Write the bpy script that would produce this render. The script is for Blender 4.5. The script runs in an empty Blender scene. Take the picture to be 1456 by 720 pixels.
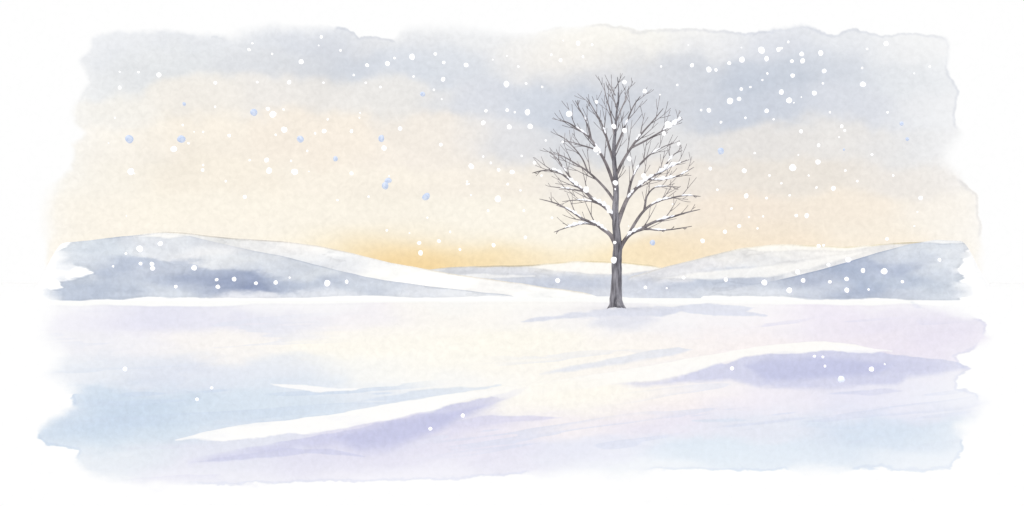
import bpy, bmesh, math, random
import numpy as np
from mathutils import Vector, Matrix
random.seed(7); rng=np.random.RandomState(5)
S=bpy.context.scene
S.view_settings.view_transform='Standard'
S.view_settings.look='None'
S.view_settings.exposure=0
F=1758.0; HZ=395.0; H=1.6; CX=728.0
E=1.2           # how brightly the day lights a level surface

# ------------------------------------------------------------ helpers
TAB=rng.rand(16,256,256)
def vn(x,y,seed=0):
    t=TAB[seed%16]
    xi=np.floor(x).astype(int); yi=np.floor(y).astype(int)
    fx=x-xi; fy=y-yi
    fx=fx*fx*fx*(fx*(fx*6-15)+10); fy=fy*fy*fy*(fy*(fy*6-15)+10)
    a=t[yi%256,xi%256]; b=t[yi%256,(xi+1)%256]; c=t[(yi+1)%256,xi%256]; d=t[(yi+1)%256,(xi+1)%256]
    return (a*(1-fx)+b*fx)*(1-fy)+(c*(1-fx)+d*fx)*fy
def fbm(x,y,sc,seed=0,o=4,sy=None):
    sy=sy or sc
    r=0;a=.5;n=0
    for i in range(o):
        r=r+a*(vn(x/sc*2**i+17.3*i+1000,y/sy*2**i+9.1*i+1000,seed+i)-.5); n+=a; a*=.55
    return r/n*2
def lin(c):
    c=np.clip(np.asarray(c,float)/255,0,1.05)
    return np.where(c<=.04045,c/12.92,((c+.055)/1.055)**2.4)
def ss(a,b,x):
    t=np.clip((x-a)/(b-a),0,1); return t*t*(3-2*t)
def tone(c,sat,wh):
    l=(c@np.array([.3,.59,.11]))[...,None]
    c=l+(c-l)*(sat[...,None] if hasattr(sat,'shape') else sat)
    return c*(1-wh)+254*wh
def bloom(x,y,sc,seed,sy=None):
    # thin darker tide-lines left where one wash dried against another, soft on one side
    f=fbm(x,y,sc,seed,4,sy)
    f2=fbm(x,y,sc*1.7,seed+3,2,sy)
    return np.where(f>0,np.exp(-(f/.018)**2),np.exp(-(f/.14)**2)*.8)*ss(-.05,.3,f2)
def sdpoly(x,y,P):
    d=np.full(x.shape,1e18); inside=np.zeros(x.shape,bool)
    n=len(P)
    for i in range(n):
        ax,ay=P[i]; bx,by=P[(i+1)%n]
        ex,ey=bx-ax,by-ay
        wx,wy=x-ax,y-ay
        t=np.clip((wx*ex+wy*ey)/(ex*ex+ey*ey+1e-9),0,1)
        d=np.minimum(d,(wx-ex*t)**2+(wy-ey*t)**2)
        if ay!=by:
            c=((ay>y)!=(by>y))&(x<(bx-ax)*(y-ay)/(by-ay)+ax)
            inside^=c
    d=np.sqrt(d)
    return np.where(inside,-d,d)
def rbf(x,y,pts,sx,sy):
    num=np.zeros(x.shape+(3,)); den=np.zeros(x.shape)+1e-30
    for (cx,cy,c) in pts:
        w=np.exp(-.5*(((x-cx)/sx)**2+((y-cy)/sy)**2))+1e-9/(1+((x-cx)/sx)**2+((y-cy)/sy)**2)
        num+=w[...,None]*np.array(c,float); den+=w
    return num/den[...,None]
def grid_mesh(name,X,Y,Z,col,U,V):
    r,c=X.shape
    me=bpy.data.meshes.new(name)
    co=np.stack([X,Y,Z],-1).reshape(-1,3).astype(np.float32)
    me.vertices.add(r*c); me.vertices.foreach_set("co",co.ravel())
    idx=np.arange(r*c).reshape(r,c)
    q=np.stack([idx[:-1,:-1],idx[:-1,1:],idx[1:,1:],idx[1:,:-1]],-1).reshape(-1,4).astype(np.int32)
    me.loops.add(q.size); me.loops.foreach_set("vertex_index",q.ravel())
    me.polygons.add(len(q))
    me.polygons.foreach_set("loop_start",np.arange(0,q.size,4,dtype=np.int32))
    me.update(calc_edges=True)
    me.polygons.foreach_set("use_smooth",np.ones(len(q),bool))
    at=me.color_attributes.new("pigment",'FLOAT_COLOR','POINT')
    ca=np.ones((r*c,4),np.float32); ca[:,:3]=col.reshape(-1,3)
    at.data.foreach_set("color",ca.ravel())
    uv=me.uv_layers.new(name="paper")
    u=np.stack([U,V],-1).reshape(-1,2)[q.ravel()].astype(np.float32)
    uv.data.foreach_set("uv",u.ravel())
    ob=bpy.data.objects.new(name,me); S.collection.objects.link(ob)
    return ob
def setting(ob,label,cat):
    ob["kind"]="structure"; ob["label"]=label; ob["category"]=cat

def wash_material(name,emit,grain=.03,ref=1.0):
    m=bpy.data.materials.new(name); m.use_nodes=True
    nt=m.node_tree; nt.nodes.clear(); N=nt.nodes.new; L=nt.links.new
    at=N('ShaderNodeAttribute'); at.attribute_name="pigment"
    uv=N('ShaderNodeUVMap'); uv.uv_map="paper"
    n1=N('ShaderNodeTexNoise'); n1.inputs['Scale'].default_value=12; n1.inputs['Detail'].default_value=2.5; n1.inputs['Roughness'].default_value=.65; n1.inputs['Distortion'].default_value=.5
    n2=N('ShaderNodeTexNoise'); n2.inputs['Scale'].default_value=3.0; n2.inputs['Detail'].default_value=6; n2.inputs['Roughness'].default_value=.7
    L(uv.outputs[0],n1.inputs['Vector']); L(uv.outputs[0],n2.inputs['Vector'])
    sep=N('ShaderNodeSeparateColor'); L(at.outputs['Color'],sep.inputs[0])
    inv=N('ShaderNodeMapRange'); L(sep.outputs[2],inv.inputs['Value']); inv.inputs['From Min'].default_value=ref*.985; inv.inputs['From Max'].default_value=ref*.86
    inv.inputs['To Min'].default_value=.2; inv.inputs['To Max'].default_value=1
    am=N('ShaderNodeMath'); am.operation='MULTIPLY'; L(inv.outputs[0],am.inputs[0]); am.inputs[1].default_value=grain
    def cen(o,k):
        a=N('ShaderNodeMath'); a.operation='MULTIPLY_ADD'; L(o,a.inputs[0]); a.inputs[1].default_value=k; a.inputs[2].default_value=-.5*k; return a.outputs[0]
    s=N('ShaderNodeMath'); s.operation='ADD'; L(cen(n1.outputs[0],4.6),s.inputs[0]); L(cen(n2.outputs[0],1.6),s.inputs[1])
    f=N('ShaderNodeMath'); f.operation='MULTIPLY'; L(s.outputs[0],f.inputs[0]); L(am.outputs[0],f.inputs[1])
    g=N('ShaderNodeMath'); g.operation='ADD'; g.inputs[1].default_value=1; L(f.outputs[0],g.inputs[0])
    sc=N('ShaderNodeVectorMath'); sc.operation='SCALE'; L(at.outputs['Color'],sc.inputs[0]); L(g.outputs[0],sc.inputs['Scale'])
    out=N('ShaderNodeOutputMaterial')
    if emit:
        em=N('ShaderNodeEmission'); L(sc.outputs[0],em.inputs['Color']); em.inputs['Strength'].default_value=1
        L(em.outputs[0],out.inputs[0])
    else:
        d=N('ShaderNodeBsdfDiffuse'); L(sc.outputs[0],d.inputs['Color']); d.inputs['Roughness'].default_value=0
        L(d.outputs[0],out.inputs[0])
    return m
def solid(name,c1,c2,scale,rough=.9,stretch=(1,1,1),glow=0):
    m=bpy.data.materials.new(name); m.use_nodes=True
    nt=m.node_tree; b=nt.nodes['Principled BSDF']; N=nt.nodes.new; L=nt.links.new
    tc=N('ShaderNodeTexCoord'); mp=N('ShaderNodeMapping'); mp.inputs['Scale'].default_value=stretch
    n=N('ShaderNodeTexNoise'); n.inputs['Scale'].default_value=scale; n.inputs['Detail'].default_value=4
    r=N('ShaderNodeValToRGB'); r.color_ramp.elements[0].position=.35; r.color_ramp.elements[1].position=.65
    r.color_ramp.elements[0].color=(*c1,1); r.color_ramp.elements[1].color=(*c2,1)
    L(tc.outputs['Object'],mp.inputs[0]); L(mp.outputs[0],n.inputs['Vector']); L(n.outputs[0],r.inputs[0]); L(r.outputs[0],b.inputs['Base Color'])
    b.inputs['Roughness'].default_value=rough; b.inputs['Specular IOR Level'].default_value=.05
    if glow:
        # added emission lifts the shaded sides towards flat white
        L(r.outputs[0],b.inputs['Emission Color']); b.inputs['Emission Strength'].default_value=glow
    return m
WHITE=np.array([255.,255.,255.])
M_sky=wash_material("sky_wash",True,.045)
M_gr=wash_material("snow_wash",False,.05,1/E)
M_hill=wash_material("hill_wash",False,.07,1/E)

# ------------------------------------------------------------ sky
SKY=[(150,60,(226,230,237)),(300,60,(214,219,228)),(450,58,(206,212,225)),(560,62,(216,219,226)),(700,60,(226,228,232)),(800,55,(248,242,230)),(900,52,(248,243,230)),(1000,60,(230,231,235)),(1100,60,(206,212,227)),(1200,60,(222,226,234)),(1320,62,(238,239,241)),
(150,100,(232,234,236)),(230,100,(222,226,230)),(400,100,(211,215,223)),(550,100,(204,212,226)),(650,100,(208,215,227)),(740,92,(236,233,231)),(800,82,(247,240,229)),(860,84,(240,236,230)),(850,112,(214,217,225)),(950,100,(205,210,221)),(1080,105,(188,199,218)),(1180,100,(206,213,226)),(1300,100,(226,230,236)),
(150,150,(243,238,228)),(300,150,(240,233,222)),(420,150,(234,229,223)),(550,150,(233,230,226)),(680,150,(211,216,228)),(800,150,(199,208,224)),(950,150,(205,210,221)),(1060,150,(196,205,222)),(1200,150,(214,219,231)),(1320,150,(231,233,238)),
(130,200,(252,243,227)),(300,200,(249,237,218)),(450,200,(248,234,215)),(600,200,(244,233,219)),(720,200,(224,224,228)),(850,200,(215,219,226)),(950,200,(222,222,224)),(1080,200,(231,226,221)),(1200,200,(232,228,224)),(1320,200,(232,232,234)),
(100,250,(253,244,226)),(300,250,(252,240,219)),(500,250,(251,240,221)),(700,250,(249,238,221)),(850,250,(241,233,222)),(1000,250,(237,226,213)),(1150,250,(236,226,213)),(1300,250,(238,230,221)),
(80,300,(254,244,225)),(300,300,(254,244,224)),(500,300,(254,244,224)),(700,300,(254,245,226)),(900,300,(252,241,222)),(1050,300,(248,230,208)),(1200,300,(249,233,211)),(1350,300,(250,240,225)),
(300,345,(253,243,224)),(420,343,(254,245,226)),(470,352,(254,240,210)),(510,356,(252,226,174)),(555,362,(249,206,130)),(610,368,(250,214,148)),(680,372,(251,220,158)),(760,374,(253,234,196)),(560,342,(254,243,220)),(640,344,(254,244,222)),(800,345,(254,245,225)),(900,372,(252,226,176)),(960,364,(251,226,184)),(1020,350,(250,229,196)),(1100,338,(250,230,202)),(1250,335,(250,236,214)),(1370,320,(252,244,230)),
(600,387,(250,208,132)),(720,382,(252,222,166)),(850,380,(253,234,190))]
SKYP=[(128,75),(132,54),(165,42),(185,47),(205,48),(232,44),(290,52),(330,52),(358,46),(395,38),(440,41),(480,38),(497,42),(512,52),(532,52),(562,58),(580,46),(600,42),(650,40),(700,46),(760,50),(800,40),(850,36),(890,36),(905,44),(960,42),(1030,42),(1060,46),(1110,42),(1150,38),(1166,47),(1190,46),(1212,40),(1240,48),(1290,46),(1350,53),(1352,80),(1347,100),(1362,130),(1358,160),(1363,190),(1345,215),(1342,235),(1362,252),(1390,278),(1394,320),(1385,460),(62,460),(66,320),(66,285),(76,262),(102,242),(104,222),(100,204),(118,197),(122,188),(108,172),(106,150),(114,130),(128,118),(120,98),(114,86)]
DS=400.0
px=np.concatenate([[-2600,-1200,-400,-100],np.linspace(0,1456,1240),[1560,1900,2700,4200]])
py=np.concatenate([[-1600,-700,-250,-60],np.linspace(0,440,400),[470,600]])
PX,PY=np.meshgrid(px,py)
hi=ss(330,230,PY)
wx=PX+46*fbm(PX,PY,130,1)*hi+12*fbm(PX,PY,30,5); wy=PY+(30*fbm(PX,PY,130,3)+9*fbm(PX,PY,32,2))*(.2+.8*hi)
col=rbf(wx,wy,SKY,44,14)
col+= (fbm(PX,PY,120,6,6,80)*9.0*(.4+.6*hi))[...,None]*np.array([1,.93,.75])
col-= (bloom(PX,PY,170,4,100)*3.4*hi)[...,None]
col=tone(col,.76+.12*ss(325,355,PY),.12)
sd=sdpoly(PX,PY,SKYP)+6*fbm(PX,PY,34,7,5)+1.6*fbm(PX,PY,6,4,2)
soft=.8+ 13*ss(.42,.7,vn(PX/75+3,PY/75+9,8))
soft=np.where(PX<300,soft+4,soft)
m=ss(soft,-soft,sd)
pale=np.exp(-np.clip(-sd,0,500)/34)*.45
col=col*(1-pale[...,None])+WHITE*pale[...,None]
edge=(np.exp(-((sd+2.2)/2.0)**2)*ss(6,1.5,soft))
col-=edge[...,None]*np.array([13,12,9])
col=col*m[...,None]+WHITE*(1-m[...,None])
sky=grid_mesh("sky",(PX-CX)/F*DS,np.full(PX.shape,DS),H-(PY-HZ)/F*DS,lin(col),PX/100,PY/100)
sky.data.materials.append(M_sky)
setting(sky,"pale winter sky of grey-blue cloud above peach glow","sky")

# ------------------------------------------------------------ ground
GR=[(100,430,(252,252,252)),(400,428,(252,251,251)),(730,426,(254,252,247)),(1000,428,(253,252,250)),(1300,428,(252,250,252)),
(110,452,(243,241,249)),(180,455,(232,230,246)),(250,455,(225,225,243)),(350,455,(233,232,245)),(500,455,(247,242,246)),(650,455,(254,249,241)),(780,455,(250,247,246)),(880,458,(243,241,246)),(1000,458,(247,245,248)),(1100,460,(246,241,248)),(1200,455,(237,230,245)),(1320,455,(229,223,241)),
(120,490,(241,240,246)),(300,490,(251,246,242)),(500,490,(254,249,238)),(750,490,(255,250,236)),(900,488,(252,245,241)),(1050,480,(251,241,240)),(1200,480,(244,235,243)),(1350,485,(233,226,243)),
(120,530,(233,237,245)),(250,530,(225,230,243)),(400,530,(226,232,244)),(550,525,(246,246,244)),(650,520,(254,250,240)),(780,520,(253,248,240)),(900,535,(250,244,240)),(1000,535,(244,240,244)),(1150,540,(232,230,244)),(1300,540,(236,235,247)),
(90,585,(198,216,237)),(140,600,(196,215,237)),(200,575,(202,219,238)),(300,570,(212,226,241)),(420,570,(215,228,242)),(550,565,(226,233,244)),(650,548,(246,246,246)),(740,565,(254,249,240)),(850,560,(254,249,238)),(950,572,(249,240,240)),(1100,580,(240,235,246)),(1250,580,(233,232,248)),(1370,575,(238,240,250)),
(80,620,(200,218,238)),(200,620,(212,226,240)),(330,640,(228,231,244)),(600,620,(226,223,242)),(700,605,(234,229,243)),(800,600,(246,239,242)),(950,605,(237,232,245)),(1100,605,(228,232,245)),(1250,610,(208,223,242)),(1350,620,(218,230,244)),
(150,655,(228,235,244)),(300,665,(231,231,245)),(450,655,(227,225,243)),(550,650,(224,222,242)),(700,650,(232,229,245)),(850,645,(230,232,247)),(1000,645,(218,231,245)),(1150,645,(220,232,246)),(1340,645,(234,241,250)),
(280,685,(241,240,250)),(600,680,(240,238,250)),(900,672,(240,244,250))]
GP=[(70,400),(72,440),(62,475),(86,505),(74,532),(92,545),(104,556),(98,566),(106,574),(82,592),(60,606),(54,622),(64,634),(98,640),(112,640),(108,652),(118,662),(128,672),(160,680),(205,690),(260,690),(330,688),(400,691),(470,686),(560,687),(640,681),(700,680),(760,673),(830,672),(880,676),(940,671),(1000,668),(1080,671),(1150,666),(1230,667),(1310,670),(1350,664),(1368,640),(1370,618),(1362,606),(1385,596),(1400,572),(1388,560),(1362,552),(1360,542),(1368,536),(1380,524),(1362,516),(1358,508),(1378,500),(1403,480),(1400,462),(1388,453),(1345,438),(1300,432),(1300,400)]
py=np.concatenate([[402.2,405,410,415],np.linspace(419,735,640),[760,820,1000,1600,3200]])
px=np.concatenate([[-4200,-2000,-900,-300],np.linspace(-40,1500,1240),[1800,2400,3500,5700]])
PX,PY=np.meshgrid(px,py)
wx=PX+36*fbm(PX,PY,120,2,4,50)+9*fbm(PX,PY,35,9,3,14); wy=PY+16*fbm(PX,PY,110,4,4,40)+5*fbm(PX,PY,40,1,3,12)
col=rbf(wx,wy,GR,50,13)  # blue and lilac snow shade is painted in with these washes
col+=(fbm(PX,PY,150,8,6,40)*6)[...,None]*np.array([1,.85,.45])
col-=(bloom(PX,PY,190,3,60)*4.2*ss(440,520,PY))[...,None]*np.array([1,.8,.4])
def stroke(col,P,color,amt,up=1.2,dn=1.2,dark=0,amp=3,seed=0,lens=None,fade=None,fade2=None):
    sd=sdpoly(PX,PY,P)+amp*fbm(PX,PY,40,seed,5,10)
    ys=np.interp(PX.ravel(),*zip(*lens)).reshape(PX.shape) if lens else None
    if ys is not None:
        below=ss(-4,6,PY-ys); w=up*(1-below)+dn*below
    else: w=np.full(PX.shape,float(up))
    fd=np.ones(PX.shape)
    if fade: fd=fd*ss(fade[0],fade[1],PX)
    if fade2: fd=fd*ss(fade2[1],fade2[0],PX)
    m=ss(w,-w,sd)*amt*fd*(1-.18*ss(0,.6,fbm(PX,PY,70,seed+5,4,16)))
    c=np.array(color,float)
    if dark:
        e=np.exp(-((sd+1.8)/1.8)**2)*(w<3)*fd
        col=col-(e*dark)[...,None]*np.array([1,1,.5])
    return col*(1-m[...,None])+c*m[...,None]
# broad brush marks following the lie of the drifts: crisp on one side, melting on the other
def streaks(col,seed,thr,color,amt,reg,slope=.12,sx=230,sy=16,dark=3,wid=.5):
    f=fbm(PX,PY+slope*PX,sx,seed,3,sy)+.04*fbm(PX,PY,14,seed+2,2,5)
    lo=ss(thr,thr+.035,f)*ss(thr+wid,thr+.08,f)
    r=np.zeros(PX.shape)
    for (cx,cy,rx,ry) in reg: r=np.maximum(r,np.exp(-((PX-cx)/rx)**4-((PY-cy)/ry)**4))
    m=lo*amt*r
    e=np.exp(-((f-thr)/.02)**2)*r*dark
    col=col-e[...,None]*np.array([1,.9,.4])
    return col*(1-m[...,None])+np.array(color,float)*m[...,None]
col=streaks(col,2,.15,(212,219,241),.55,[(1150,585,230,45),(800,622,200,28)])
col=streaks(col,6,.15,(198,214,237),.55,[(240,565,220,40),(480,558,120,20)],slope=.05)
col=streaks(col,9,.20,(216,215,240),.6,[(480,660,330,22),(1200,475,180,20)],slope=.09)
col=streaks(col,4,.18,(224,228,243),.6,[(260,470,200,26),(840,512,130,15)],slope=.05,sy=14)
# white wind-blown drifts and the cool shade painted beside them
drift_shade=[(270,658),(300,650),(350,640),(420,626),(480,616),(560,599),(620,585),(660,573),(690,566),(752,559),(715,571),(690,582),(655,596),(625,612),(590,626),(550,642),(510,644),(480,636),(420,640),(340,652)]
col=stroke(col,drift_shade,(202,203,236),.85,1.0,9,dark=5,seed=3,lens=[(260,648),(420,630),(560,606),(660,582),(760,562)],fade2=(680,770))
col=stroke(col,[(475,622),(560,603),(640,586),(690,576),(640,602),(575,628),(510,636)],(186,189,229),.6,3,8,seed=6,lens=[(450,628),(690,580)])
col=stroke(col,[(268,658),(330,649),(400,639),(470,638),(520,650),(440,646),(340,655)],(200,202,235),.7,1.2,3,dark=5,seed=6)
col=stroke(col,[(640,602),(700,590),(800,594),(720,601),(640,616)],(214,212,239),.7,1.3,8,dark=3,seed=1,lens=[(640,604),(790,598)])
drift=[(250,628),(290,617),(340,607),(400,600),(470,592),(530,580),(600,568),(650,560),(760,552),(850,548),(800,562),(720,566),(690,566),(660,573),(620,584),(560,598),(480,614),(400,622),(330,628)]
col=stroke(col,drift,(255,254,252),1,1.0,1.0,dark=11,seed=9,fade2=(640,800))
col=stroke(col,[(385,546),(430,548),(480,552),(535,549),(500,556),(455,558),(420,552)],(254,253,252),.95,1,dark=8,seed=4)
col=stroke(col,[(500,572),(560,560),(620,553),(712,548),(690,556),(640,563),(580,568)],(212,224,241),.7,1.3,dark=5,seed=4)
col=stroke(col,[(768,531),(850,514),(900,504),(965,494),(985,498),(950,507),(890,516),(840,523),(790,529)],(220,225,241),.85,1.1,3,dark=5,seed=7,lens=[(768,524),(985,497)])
drift_shade2=[(870,549),(950,541),(985,530),(1020,519),(1060,508),(1110,502),(1160,502),(1210,498),(1260,502),(1310,508),(1345,512),(1378,521),(1340,530),(1290,536),(1275,546),(1180,552),(1080,550),(1040,540),(980,543),(920,550)]
col=stroke(col,drift_shade2,(207,209,237),.95,1.0,5,dark=6,seed=5,amp=4,lens=[(890,545),(1000,532),(1110,512),(1240,512),(1375,520)])
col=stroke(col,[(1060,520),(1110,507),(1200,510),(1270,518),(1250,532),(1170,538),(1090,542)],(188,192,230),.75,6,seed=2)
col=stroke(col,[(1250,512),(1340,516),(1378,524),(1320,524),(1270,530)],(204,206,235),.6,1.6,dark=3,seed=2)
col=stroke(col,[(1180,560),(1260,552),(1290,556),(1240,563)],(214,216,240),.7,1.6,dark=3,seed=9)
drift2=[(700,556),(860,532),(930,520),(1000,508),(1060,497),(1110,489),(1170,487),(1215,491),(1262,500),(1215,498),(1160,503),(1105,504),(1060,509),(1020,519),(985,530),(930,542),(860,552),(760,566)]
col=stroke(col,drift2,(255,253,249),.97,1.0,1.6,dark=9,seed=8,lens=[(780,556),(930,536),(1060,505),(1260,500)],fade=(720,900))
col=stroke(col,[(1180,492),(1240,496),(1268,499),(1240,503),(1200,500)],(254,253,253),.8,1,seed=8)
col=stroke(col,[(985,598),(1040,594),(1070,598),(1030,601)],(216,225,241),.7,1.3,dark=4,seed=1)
# soft cool shadow painted into the snow colour round the tree's foot
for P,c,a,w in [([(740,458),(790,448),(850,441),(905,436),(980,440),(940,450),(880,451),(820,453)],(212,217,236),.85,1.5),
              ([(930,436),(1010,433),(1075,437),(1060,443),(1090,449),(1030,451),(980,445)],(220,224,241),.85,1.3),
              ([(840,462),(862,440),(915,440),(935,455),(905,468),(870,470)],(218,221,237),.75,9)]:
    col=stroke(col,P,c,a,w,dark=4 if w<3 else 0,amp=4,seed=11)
brk=434+5*fbm(PX,PY*0,130,3)-4*np.exp(-((PX-720)/300)**2)
strip=ss(brk+.8,brk-1.6,PY)
col-=(np.exp(-((PY-brk-1.5)/1.5)**2)*3)[...,None]
col=tone(col,.86,.08)
gl=np.exp(-((PX-680)/270)**2-((PY-495)/34)**2)*.55  # warm glow painted into the snow colour across the middle of the field
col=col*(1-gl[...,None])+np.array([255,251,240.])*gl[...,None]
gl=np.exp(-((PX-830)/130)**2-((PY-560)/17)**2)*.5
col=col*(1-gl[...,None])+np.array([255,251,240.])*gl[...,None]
col=col*(1-strip[...,None])+np.array([254,254,252.])*strip[...,None]
sd=sdpoly(PX,PY,GP)+7*fbm(PX,PY,46,7,5,14)+1.5*fbm(PX,PY,7,4,2)
soft=.9+13*ss(.42,.7,vn(PX/90+3,PY/50+9,8))
soft=np.where((PX<250)&(PY<560),soft+14,soft)
soft=soft+8*ss(640,665,PY)*ss(320,220,PX)
m=ss(soft,-soft,sd)
pale=np.exp(-np.clip(-sd,0,500)/24)*.36; col=col*(1-pale[...,None])+WHITE*pale[...,None]
edge=np.exp(-((sd+2.2)/2.0)**2)*ss(8,2,soft); col-=edge[...,None]*np.array([11,9,5])
col=col*m[...,None]+WHITE*(1-m[...,None])
GD=H*F/(PY-HZ)
X=(PX-CX)/F*GD
Z=np.zeros(X.shape)
for P,h in ((drift,.035),(drift2,.05)):
    sdd=sdpoly(PX,PY,P); Z+=h*ss(6,-8,sdd)
Z+=.015*fbm(X,GD,3.0,4,4)*ss(70,30,GD)
# snow banked unevenly against the trunk
Z+=(.07+.14*fbm(X,GD,.5,2,3))*np.exp(-((X-5.26)/.75)**2-((GD-62.0)/.8)**2)
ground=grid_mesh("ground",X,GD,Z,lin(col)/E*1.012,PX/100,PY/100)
ground.data.materials.append(M_gr)
setting(ground,"open snowfield with lilac and blue shade painted between drifts","snow")

# ------------------------------------------------------------ hills
def hill(label,crest,Df,Dc,x0,x1,pts,shapes,edges,sig=(45,12),seed=0,n=900,line=(8,8,6)):
    pxs=np.linspace(x0,x1,n)
    cr=np.interp(pxs,*zip(*crest))
    k=np.exp(-np.linspace(-2,2,21)**2); k/=k.sum()
    cr=np.convolve(np.pad(cr,10,mode='edge'),k,'valid')
    cr=cr+1.4*fbm(pxs,pxs*0,60,seed,5)
    cz=H-(cr-HZ)/F*Dc
    s=np.concatenate([np.linspace(0,1,190),[1.1,1.25,1.5,1.8,2.0]])
    PXg,Sg=np.meshgrid(pxs,s); CZ=np.tile(cz,(len(s),1)); CR=np.tile(cr,(len(s),1))
    Y=Df+(Dc-Df)*Sg
    prof=(1-np.cos(np.pi*Sg))/2
    end=ss(x0,x0+60,PXg)*ss(x1,x1-60,PXg)
    Z=CZ*prof*end-.03-.4*(1-end)
    PYg=HZ+(H-Z)/Y*F
    PYc=np.minimum(np.where(Sg>1,CR,PYg),460)
    wx=PXg+28*fbm(PXg,PYc,70,seed+1,5,25); wy=PYc+11*fbm(PXg,PYc,60,seed+2,5,20)
    col=rbf(wx,wy,pts,*sig)
    col+=(fbm(PXg,PYc,60,seed+3,6,20)*16)[...,None]*np.array([1,.93,.72])
    col-=(bloom(PXg,PYc,75,seed+6,24)*11)[...,None]
    for (P,c,amt,w,dk) in shapes:
        sd=sdpoly(PXg,PYc,P)+2.5*fbm(PXg,PYc,35,seed+4,4,10)
        mm=ss(w,-w,sd)*amt
        if dk: col=col-(np.exp(-((sd-1.2)/1.5)**2)*dk)[...,None]
        col=col*(1-mm[...,None])+np.array(c,float)*mm[...,None]
    ln=np.exp(-((PYc-CR-.5)/1.5)**2)*(.3+.7*ss(-.2,.3,fbm(PXg,PYc*0,90,seed+9,3)))
    col-=ln[...,None]*np.array(line,float)*1.7
    e=edges
    if e is not None:
        sd=sdpoly(PXg,PYc,e)+5*fbm(PXg,PYc,50,seed+5,5,7)
        sw=1.5+13*ss(.35,.6,vn(PXg/28,PYc/11,seed))
        mm=ss(sw,-sw,sd)
        col-=(np.exp(-((sd+2)/1.8)**2)*7*ss(6,2,sw))[...,None]
        col=col*mm[...,None]+WHITE*(1-mm[...,None])
    base=lin(col)/(E*.97)
    wt=ss(245,254,col.min(-1))[...,None]
    base=base*(1+.06*wt)
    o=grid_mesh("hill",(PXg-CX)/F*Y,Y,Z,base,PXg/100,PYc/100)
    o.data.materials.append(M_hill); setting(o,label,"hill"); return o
hill("faint far hills with thin grey slopes under snow",[(560,392),(600,384),(640,380),(700,378),(760,377),(800,373),(835,371),(880,373),(930,378),(980,392),(1040,410)],100,200,540,1060,
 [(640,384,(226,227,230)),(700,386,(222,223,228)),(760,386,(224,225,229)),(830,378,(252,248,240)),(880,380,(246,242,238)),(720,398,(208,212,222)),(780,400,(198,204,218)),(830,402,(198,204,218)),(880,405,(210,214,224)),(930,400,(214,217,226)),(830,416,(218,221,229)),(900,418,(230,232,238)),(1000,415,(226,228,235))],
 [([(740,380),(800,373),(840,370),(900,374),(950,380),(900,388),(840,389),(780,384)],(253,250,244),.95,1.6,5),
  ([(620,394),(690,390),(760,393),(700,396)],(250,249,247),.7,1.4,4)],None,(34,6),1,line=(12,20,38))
hill("long cream snow ridge with pale grey hollows",[(850,410),(900,392),(950,379),(1000,366),(1050,354),(1090,349),(1120,348),(1200,352),(1260,347),(1330,343),(1380,352),(1425,365)],93,150,840,1425,
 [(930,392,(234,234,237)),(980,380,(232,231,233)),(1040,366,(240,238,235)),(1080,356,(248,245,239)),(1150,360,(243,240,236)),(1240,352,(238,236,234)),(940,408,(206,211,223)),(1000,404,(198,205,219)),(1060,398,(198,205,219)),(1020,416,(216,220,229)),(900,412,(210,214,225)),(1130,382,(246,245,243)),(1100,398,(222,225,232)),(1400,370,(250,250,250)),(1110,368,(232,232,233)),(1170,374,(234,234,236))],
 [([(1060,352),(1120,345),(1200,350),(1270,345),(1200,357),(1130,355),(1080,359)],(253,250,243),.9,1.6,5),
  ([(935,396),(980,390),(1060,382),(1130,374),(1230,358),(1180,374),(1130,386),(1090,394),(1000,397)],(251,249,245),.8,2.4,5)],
 [(845,430),(855,380),(1000,335),(1340,325),(1372,340),(1372,372),(1372,430)],(30,7),4,line=(12,18,34))
hill("smooth white snow spur running down to the field",[(60,350),(150,340),(200,333),(235,329),(280,333),(330,339),(400,343),(455,350),(500,360),(550,372),(600,382),(660,392),(720,400),(780,409),(840,417),(900,424)],96,115,40,930,
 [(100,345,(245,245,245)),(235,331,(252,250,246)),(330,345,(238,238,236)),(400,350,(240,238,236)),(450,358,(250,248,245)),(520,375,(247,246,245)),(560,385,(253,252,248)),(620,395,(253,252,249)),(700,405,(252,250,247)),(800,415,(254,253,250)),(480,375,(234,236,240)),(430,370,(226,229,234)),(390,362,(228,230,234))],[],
 [(80,440),(78,335),(240,320),(940,380),(940,460)],(34,7),7,line=(14,17,22))
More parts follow.
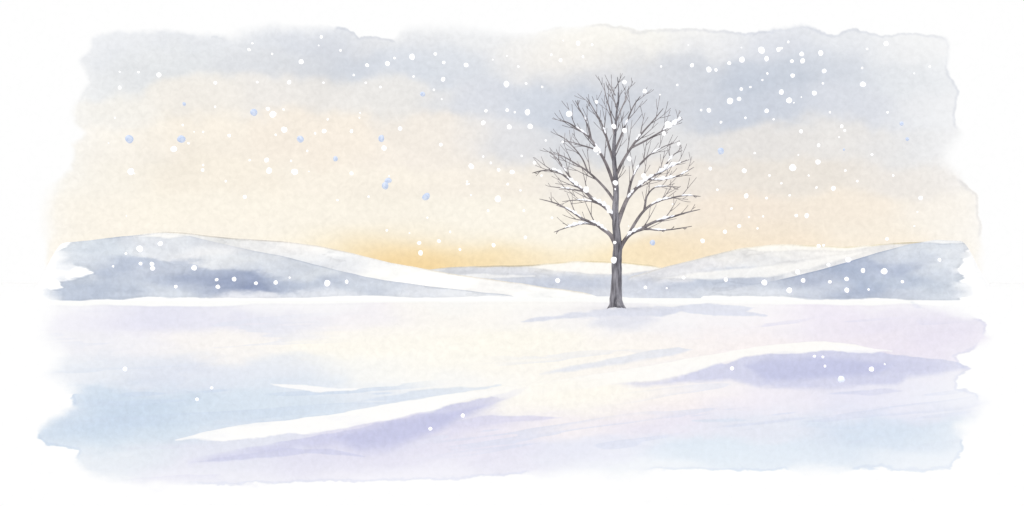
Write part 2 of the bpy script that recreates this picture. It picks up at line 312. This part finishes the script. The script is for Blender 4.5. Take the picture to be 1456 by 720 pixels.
hill("blue-grey hill with ragged dry-brush end and snowy top",[(50,362),(90,345),(150,339),(200,334),(235,331),(270,335),(320,348),(360,357),(400,364),(440,374),(480,384),(520,393),(560,400),(620,408),(690,416),(760,423)],84,102,30,780,
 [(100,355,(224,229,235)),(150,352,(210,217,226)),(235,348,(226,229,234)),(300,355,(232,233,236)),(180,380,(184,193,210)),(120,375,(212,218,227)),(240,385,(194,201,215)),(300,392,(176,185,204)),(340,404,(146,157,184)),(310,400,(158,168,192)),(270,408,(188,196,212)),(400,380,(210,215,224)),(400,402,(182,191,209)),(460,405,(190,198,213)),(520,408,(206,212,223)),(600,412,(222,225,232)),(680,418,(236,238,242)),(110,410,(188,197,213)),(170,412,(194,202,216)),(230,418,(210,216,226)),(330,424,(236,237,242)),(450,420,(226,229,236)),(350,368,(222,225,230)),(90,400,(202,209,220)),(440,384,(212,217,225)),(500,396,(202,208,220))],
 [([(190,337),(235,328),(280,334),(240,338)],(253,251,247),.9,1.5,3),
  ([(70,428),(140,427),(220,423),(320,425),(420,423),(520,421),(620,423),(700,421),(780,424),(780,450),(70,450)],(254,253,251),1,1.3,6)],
 [(88,440),(82,424),(70,415),(88,408),(84,400),(112,394),(132,388),(122,382),(84,377),(92,366),(84,356),(100,345),(130,325),(260,318),(420,350),(800,405),(800,470),(84,470)],(24,6),2,line=(12,11,9))
hill("blue-grey hill with ragged ends against the cream ridge",[(960,424),(1000,417),(1060,407),(1110,397),(1160,385),(1210,370),(1250,358),(1290,348),(1330,341),(1370,343),(1400,352),(1425,366)],86,108,950,1425,
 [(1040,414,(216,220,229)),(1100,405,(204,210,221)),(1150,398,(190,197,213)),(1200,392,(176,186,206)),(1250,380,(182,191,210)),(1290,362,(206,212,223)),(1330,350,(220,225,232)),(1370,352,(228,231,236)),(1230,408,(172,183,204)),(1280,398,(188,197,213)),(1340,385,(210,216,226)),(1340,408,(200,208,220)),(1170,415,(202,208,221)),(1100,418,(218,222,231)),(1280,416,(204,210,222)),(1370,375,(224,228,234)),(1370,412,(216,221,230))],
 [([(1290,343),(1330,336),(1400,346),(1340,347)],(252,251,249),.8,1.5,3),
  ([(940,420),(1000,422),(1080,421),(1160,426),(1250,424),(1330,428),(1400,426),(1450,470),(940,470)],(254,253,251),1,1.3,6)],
 [(940,470),(940,400),(1150,370),(1290,330),(1370,332),(1390,350),(1374,358),(1370,372),(1360,384),(1372,396),(1362,405),(1376,414),(1366,424),(1370,470)],(23,6),3,line=(12,11,9))

# ------------------------------------------------------------ tree
DT=62.5; K=DT/F; BX,BY=876,441
def P3(x,y,d=0): return Vector(((x-BX)*K,d,(BY-y)*K))
class Geo:
    def __init__(s): s.v=[];s.f=[]
    def tube(s,pts,rad,n=7,jit=0.0):
        b=len(s.v); m=len(pts)
        for i,p in enumerate(pts):
            t=(pts[min(i+1,m-1)]-pts[max(i-1,0)]).normalized()
            a=t.cross(Vector((0,1,0.01))).normalized(); c=t.cross(a)
            for j in range(n):
                w=2*math.pi*j/n; r=rad[i]*(1+jit*random.uniform(-1,1))
                s.v.append(p+a*math.cos(w)*r+c*math.sin(w)*r)
        for i in range(m-1):
            for j in range(n):
                s.f.append((b+i*n+j,b+i*n+(j+1)%n,b+(i+1)*n+(j+1)%n,b+(i+1)*n+j))
        s.f.append(tuple(b+(m-1)*n+j for j in range(n))); s.f.append(tuple(b+j for j in reversed(range(n))))
    def obj(s,name,mat,parent):
        me=bpy.data.meshes.new(name); me.from_pydata([tuple(v) for v in s.v],[],s.f); me.update()
        me.polygons.foreach_set("use_smooth",[True]*len(me.polygons)); me.materials.append(mat)
        o=bpy.data.objects.new(name,me); S.collection.objects.link(o); o.parent=parent; return o
def smooth(pts,k=4):
    out=[]; n=len(pts)
    for i in range(n-1):
        p0=pts[max(i-1,0)];p1=pts[i];p2=pts[i+1];p3=pts[min(i+2,n-1)]
        for j in range(k):
            t=j/k
            out.append(.5*((2*p1)+(-p0+p2)*t+(2*p0-5*p1+4*p2-p3)*t*t+(-p0+3*p1-3*p2+p3)*t**3))
    out.append(pts[-1]); return out
tree=bpy.data.objects.new("tree",None); S.collection.objects.link(tree)
tree.location=((BX-CX)/F*DT,DT,H-(BY-HZ)/F*DT)
tree["label"]="lone bare tree with snow-dusted branches standing in the snowfield"; tree["category"]="tree"
M_bark=solid("bark",lin((84,82,88)),lin((156,154,160)),1.6,.95,(4,4,.7))
M_twig=solid("twig_bark",lin((108,102,104)),lin((158,152,154)),2)
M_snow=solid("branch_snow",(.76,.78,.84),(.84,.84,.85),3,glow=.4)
trunkp=[(876,448),(876,439),(876,420),(877,395),(877,370),(878,350),(876,325),(875,300),(876,275),(875,250),(873,228),(873,205),(875,185),(877,160),(880,138),(878,110)]
trad=[14,10.5,8.4,7.4,7.0,6.4,5.4,4.7,4.1,3.6,3.0,2.5,2.0,1.5,1.0,.42]
tp=smooth([P3(x,y,.05*math.sin(y*.05)) for x,y in trunkp]); tr=[float(v)*K for v in np.interp(np.linspace(0,len(trad)-1,len(tp)),range(len(trad)),trad)]
g=Geo(); g.tube(tp,tr,14,.05)
for dx,dd,w in ((-13,-.1,3.0),(14,-.15,3.2),(5,-.6,2.6),(-5,-.5,2.4),(-4,.4,3)):
    g.tube([P3(876+dx*.25,422,dd*.2),P3(876+dx*.55,435,dd*.6),P3(876+dx*1.15,444,dd*1.2)],[w*K*1.1,w*K*1.1,w*K*.35],8)
g.obj("trunk",M_bark,tree)
crown=Geo()
CC=P3(881,224); RX=124*K; RZ=118*K
def inside(p,m=1.0): return ((p.x-CC.x)/RX)**2+((p.z-CC.z)/RZ)**2+(p.y/(RX*.9))**2 < m
def twig(pos,dr,length,r,level):
    n=6; pts=[pos.copy()]; d=dr.normalized(); p=pos.copy()
    lift=random.uniform(.02,.10); sway=random.uniform(-.03,.03)
    for i in range(n):
        d=(d+Vector((sway,random.uniform(-.02,.02),lift))).normalized()
        q=p+d*(length/n)
        if not inside(q,1.06) and i>1: break
        p=q; pts.append(p.copy())
    m=len(pts)
    if m<3: return
    rad=[max(r*(1-.75*i/(m-1)),.36*K) for i in range(m)]
    crown.tube(pts,rad,5)
    if level<=0: return
    side=random.choice((-1,1))
    for i in range(2 if random.random()<.55 else 1):
        t=(.35+.35*i+random.uniform(-.05,.08))*(m-1); j=min(int(t),m-2); q=pts[j].lerp(pts[j+1],t-j)
        dd=(pts[j+1]-pts[j]).normalized()
        a=side*math.radians(random.uniform(20,32)); side=-side
        nd=Matrix.Rotation(a,3,'Y')@dd; nd.y+=random.uniform(-.25,.25)
        twig(q,nd,length*random.uniform(.42,.6),rad[j]*.75,level-1)
LIMBS=[
 ([(877,352),(868,335),(856,326),(845,319),(828,313),(812,303),(790,292),(766,286)],3.4,-1.6),
 ([(846,320),(832,318),(815,321),(800,326),(787,331)],1.7,-.5),
 ([(876,318),(869,303),(858,292),(845,284),(833,272),(820,262),(806,250),(790,240),(772,240),(757,243)],3.4,1.4),
 ([(833,272),(815,268),(800,265),(783,262)],1.3,1.2),
 ([(858,292),(840,286),(822,284),(800,286)],1.3,.3),
 ([(820,262),(805,240),(795,222),(784,208)],1.4,2),
 ([(875,270),(868,250),(860,232),(850,216),(838,200),(824,190),(808,181),(795,177)],2.6,-1.8),
 ([(850,216),(835,212),(818,208),(806,206)],1.2,-1),
 ([(838,200),(832,180),(822,165),(814,155)],1.2,-2),
 ([(873,232),(867,210),(862,190),(855,170),(846,152),(836,133)],2.0,1.3),
 ([(874,196),(870,176),(866,156),(860,138),(857,122)],1.3,-.8),
 ([(877,172),(885,152),(892,136),(896,120)],1.0,.6),
 ([(878,160),(873,140),(868,125)],.8,.3),
 ([(874,215),(884,192),(893,170),(903,148),(914,132)],1.8,1.2),
 ([(875,252),(884,232),(896,212),(909,194),(925,176),(938,160)],2.4,-1.5),
 ([(896,212),(915,203),(935,192),(950,184),(960,176)],1.5,-2),
 ([(877,322),(884,302),(893,282),(907,266),(922,254),(942,243),(960,233),(985,224)],3.6,1.2),
 ([(893,282),(898,260),(908,238),(924,220),(945,206),(966,196)],2.0,2),
 ([(922,254),(945,254),(968,248),(990,236)],1.5,.2),
 ([(942,243),(955,226),(966,214),(980,207)],1.2,1.8),
 ([(878,362),(886,345),(896,333),(912,325),(930,316),(952,310),(972,304),(990,300)],3.4,-1.3),
 ([(912,325),(935,328),(955,327),(980,323)],1.6,-.5),
 ([(893,336),(904,316),(918,298),(936,286),(958,280),(980,276),(1002,277)],2.4,1.4),
 ([(918,298),(922,278),(934,265),(950,262),(975,262)],1.3,1.8),
 ([(876,290),(864,272),(850,256),(836,243),(820,232),(804,222),(788,214)],2.1,.9),
 ([(836,243),(830,226),(820,210),(806,194),(797,186)],1.2,1.6)]
SP={}
for li,(pl,r0,dep) in enumerate(LIMBS):
    L0=len(pl)
    off=[dep*(i/(L0-1))**1.3 for i in range(L0)]
    st=SP.get(pl[0],0.0)
    pts3=[P3(x,y,st+o) for (x,y),o in zip(pl,off)]
    for (q,p3) in zip(pl,pts3): SP.setdefault(q,p3.y)
    sp=smooth(pts3,4); m=len(sp)
    rad=[max(r0*K*(1-i/(m-1))**.85+.38*K*(i/(m-1)),.38*K) for i in range(m)]
    crown.tube(sp,rad,8,.03)
    LIMBS[li]=(pl,r0,dep,sp,rad)
    side=random.choice((-1,1)); tot=sum((sp[i+1]-sp[i]).length for i in range(m-1))
    k=max(3,int(tot/K/22))
    for i in range(k):
        t=(.28+.68*(i+random.uniform(.2,.5))/k)*(m-1); j=min(int(t),m-2); q=sp[j].lerp(sp[j+1],t-j)
        dd=(sp[j+1]-sp[j]).normalized(); a=side*math.radians(random.uniform(22,36)); side=-side
        nd=Matrix.Rotation(a,3,'Y')@dd; nd.y+=random.uniform(-.25,.25); nd.z+=.18
        twig(q,nd,min(tot*.42,48*K)*random.uniform(.75,1.05)*(1-.3*i/k),min(rad[j]*.6,.9*K),1)
for y,s in ((262,1),(222,1),(190,1),(172,-1),(152,1),(136,-1),(126,1)):
    twig(P3(875,y),Vector((s*.5,random.uniform(-.4,.4),.9)),random.uniform(26,38)*K,.85*K,1)
crown.obj("crown",M_twig,tree)
def snow_on(li,t0,t1,r):
    r*=1.45
    pl,r0,dep,sp,rad=LIMBS[li]; m=len(sp); n=max(7,int((t1-t0)*m*2.4))
    pts=[];rr=[];ph=random.uniform(0,9)
    for i in range(n+1):
        u=i/n; t=(t0+(t1-t0)*u)*(m-1); j=min(int(t),m-2); q=sp[j].lerp(sp[j+1],t-j)
        w=r*K*(math.sin(math.pi*min(max(u,.03),.97))**.6)*(.68+.30*math.sin(i*1.3+ph)+.18*math.sin(i*2.9+ph))
        w=max(w,.4*K)
        pts.append(q+Vector((0,-rad[j]*.75,rad[j]*.55+w*.35))); rr.append(w)
    s=Geo(); s.tube(pts,rr,9,.1); s.obj("snow",M_snow,tree)
for a in [(0,.20,.50,2.2),(0,.60,.78,1.6),(1,.1,.7,2.0),(2,.05,.36,2.6),(2,.48,.66,2.3),(2,.7,.82,1.8),(3,.3,.7,1.1),(6,.38,.5,1.6),(6,.62,.78,1.3),(14,.5,.6,1.5),(15,.55,.98,2.6),(16,.42,.64,3.0),(16,.66,.92,3.0),(16,.28,.38,1.8),(17,.3,.45,1.5),(17,.65,.8,1.3),(18,.1,.6,2.3),(18,.7,.85,1.2),(20,.2,.42,2.1),(20,.58,.74,1.7),(21,.2,.5,1.2),(22,.42,.66,1.6),(22,.78,.9,1.1),(19,.3,.55,1.5),(23,.5,.8,1.1),(9,.4,.5,1.1),(13,.4,.52,1.2),(5,.3,.45,1.2),(4,.3,.7,1.2),(8,.3,.5,1.0)]:
    snow_on(*a)

# ------------------------------------------------------------ falling snowflakes
FL="""226 107 4;197 103 2;306 118 3;354 71 3;359 62 2;387 77 2;428 88 5;411 117 3;366 117 2;457 53 3;484 72 2;503 107 2;522 93 3;561 83 2;586 81 5;551 91 4;520 118 2;541 124 2;619 77 3;631 89 3;588 109 2;663 93 4;630 113 4;617 128 2;601 134 4b;262 148 3b;306 152 2;326 193 3;361 160 5b;381 155 3;388 163 5;403 156 2;404 185 5;392 192 2;427 198 6b;448 190 2;461 187 4;500 187 3;258 198 7b;247 212 5;184 198 6b;268 204 2;186 244 5;260 178 2;379 228 4;383 243 5;414 229 2;419 245 5;289 235 2;288 242 3;477 226 4b;500 247 3;542 197 5b;546 211 4;569 183 4;548 264 6b;552 257 5b;606 280 6b;627 206 3;670 237 4;687 223 2;698 232 2;709 242 3;708 283 5;728 245 4;740 271 2;754 180 5;724 181 4;750 160 5;721 157 3;691 158 3;687 175 4;732 160 2;720 120 5;748 119 2;737 95 2;784 78 2;771 124 2;809 162 5;776 200 2;800 202 2;822 62 4;842 64 2;797 86 3;848 145 3;829 81 2;873 180 4;888 117 4;917 130 4;950 178 6;944 190 4;959 175 4;895 226 4;888 186 4;848 213 5;873 370 5;915 250 4;833 270 5;874 345 3;866 300 4;875 260 4;984 93 3;963 121 2;1008 99 4;1018 100 3;1037 90 3;1055 85 5;1083 72 6;1090 84 4;1107 71 4;1111 69 2;1121 60 2;1126 87 3;1127 108 4;1140 77 4;1141 87 4;1167 76 4;1172 101 4;1170 119 2;1158 133 4;1111 131 4;1091 105 2;1084 114 2;1067 124 2;1054 127 3;1051 141 4;1038 144 5;1090 158 4;1122 143 5;1100 170 2;1060 168 2;1008 157 4;997 157 2;1025 174 2;1227 120 5;1226 97 2;1233 70 2;1260 62 4;1322 95 2;1197 180 3;1201 186 2;1164 207 3;1139 187 3;1290 198 3b;1282 176 3b;1025 215 5b;1127 239 6;1163 231 4;1200 213 2b;1073 218 2;1058 243 4;1094 250 2;1061 279 4;1090 282 2;1111 261 2;1123 278 2;1132 307 3;1147 307 4;1161 267 2;1185 268 4;1202 243 2;1219 258 2;1309 282 4;1031 330 4;1051 322 3;1077 325 2;1085 308 2;999 343 4;1040 297 2;1065 309 2;524 280 2;480 285 2;348 280 3;321 258 2;747 338 3;702 349 3;598 360 4;596 346 3;624 343 3;550 328 2;640 330 2;654 355 2;694 300 2;228 347 4;199 354 5;200 375 3;216 376 4;217 382 5;161 379 2;179 361 2;276 381 5;308 398 3;310 408 4;333 397 4;392 402 4;412 395 2;364 403 3;465 403 5;493 401 3;250 408 3;793 399 4;928 345 5b;972 395 3;1032 398 4;1087 402 5;1122 413 5;1134 387 4;1142 399 4;1178 377 3;1206 370 5;1204 397 4;1204 413 4;1227 385 4;1235 412 2;1257 386 6;1171 349 2;1164 350 3;1261 340 3;1283 401 3;1336 370 3;1180 401 3;948 410 2;918 409 3;301 552 3;280 568 4;178 525 5;658 591 4;612 610 4;1041 524 4;1158 507 3;1170 508 3;1239 525 5;1196 539 7p;1173 521 3;1258 518 2;170 125 3;289 188 2;760 232 3;742 222 2;664 262 2;722 262 2;460 118 2;437 215 2;466 170 2;355 228 2;1240 220 2;1262 160 2;1180 160 2;1270 250 2;1150 250 2;940 95 2;1010 240 3;1020 270 2;965 205 3;770 250 2;785 310 2;745 300 2"""
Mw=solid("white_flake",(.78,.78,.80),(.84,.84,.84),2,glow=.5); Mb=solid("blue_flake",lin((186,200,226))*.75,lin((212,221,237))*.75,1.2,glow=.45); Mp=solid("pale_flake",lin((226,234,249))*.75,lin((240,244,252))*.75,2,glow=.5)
def flake_mesh(mat,i):
    bm=bmesh.new(); bmesh.ops.create_icosphere(bm,subdivisions=3,radius=1)
    a,b,c=[random.uniform(0,6) for _ in range(3)]
    for v in bm.verts:
        k=1+.08*math.sin(2.3*v.co.x+a)+.06*math.sin(3.7*v.co.z+b)+.04*math.sin(5*v.co.y+c); v.co*=k
        v.co.x*=1+.06*math.sin(a*3)
    for f in bm.faces: f.smooth=True
    me=bpy.data.meshes.new("snowflake"); bm.to_mesh(me); bm.free(); me.materials.append(mat); return me
ms={'w':[flake_mesh(Mw,i) for i in range(5)],'b':[flake_mesh(Mb,i) for i in range(4)],'p':[flake_mesh(Mp,0)]}
lab={'w':"soft white snowflake drifting down in the cold air",'b':"pale blue snowflake drifting down in the cold air",'p':"faint icy snowflake drifting down over the snow"}
FLL=FL.split(';')
while len(FLL)<292:
    x=random.uniform(150,1330); y=random.uniform(58,335)
    FLL.append("%f %f %f"%(x,y,random.uniform(1.1,1.6)))
for it in FLL:
    a=it.split(); x,y=float(a[0]),float(a[1]); k='w'; r=a[2]
    if r[-1] in 'bp': k=r[-1]; r=r[:-1]
    r=float(r)*random.uniform(.82,1.0)*(.95 if k=='b' else .9)
    if y>HZ+60: r*=.85
    D=random.uniform(24,57)
    if y>HZ+5: D=min(D,.8*H*F/(y-HZ+6))
    o=bpy.data.objects.new("snowflake",random.choice(ms[k])); S.collection.objects.link(o)
    o.location=((x-CX)/F*D,D,H-(y-HZ)/F*D); s=r/F*D
    o.scale=(s,s,s*random.uniform(.85,1.12)); o.rotation_euler=(random.uniform(0,.5),random.uniform(0,3),random.uniform(0,3))
    o["label"]=lab[k]; o["category"]="snowflake"; o["group"]="falling snowflakes"

# ------------------------------------------------------------ light and camera
w=bpy.data.worlds.new("World"); S.world=w; w.use_nodes=True
bg=w.node_tree.nodes['Background']; bg.inputs[0].default_value=(.985,.99,1,1); bg.inputs[1].default_value=1.08
sl=bpy.data.lights.new("sun",'SUN'); sl.energy=.6; sl.angle=math.radians(25); sl.color=(1,.97,.92)
so=bpy.data.objects.new("sun",sl); S.collection.objects.link(so); so.rotation_euler=(math.radians(38),0,math.radians(-30))
cam=bpy.data.cameras.new("camera"); co=bpy.data.objects.new("camera",cam); S.collection.objects.link(co)
co.location=(0,0,H); co.rotation_euler=(math.radians(90),0,0)
cam.sensor_width=36; cam.lens=F/1456*36; cam.shift_y=(HZ-360)/1456; cam.clip_end=3000
S.camera=co
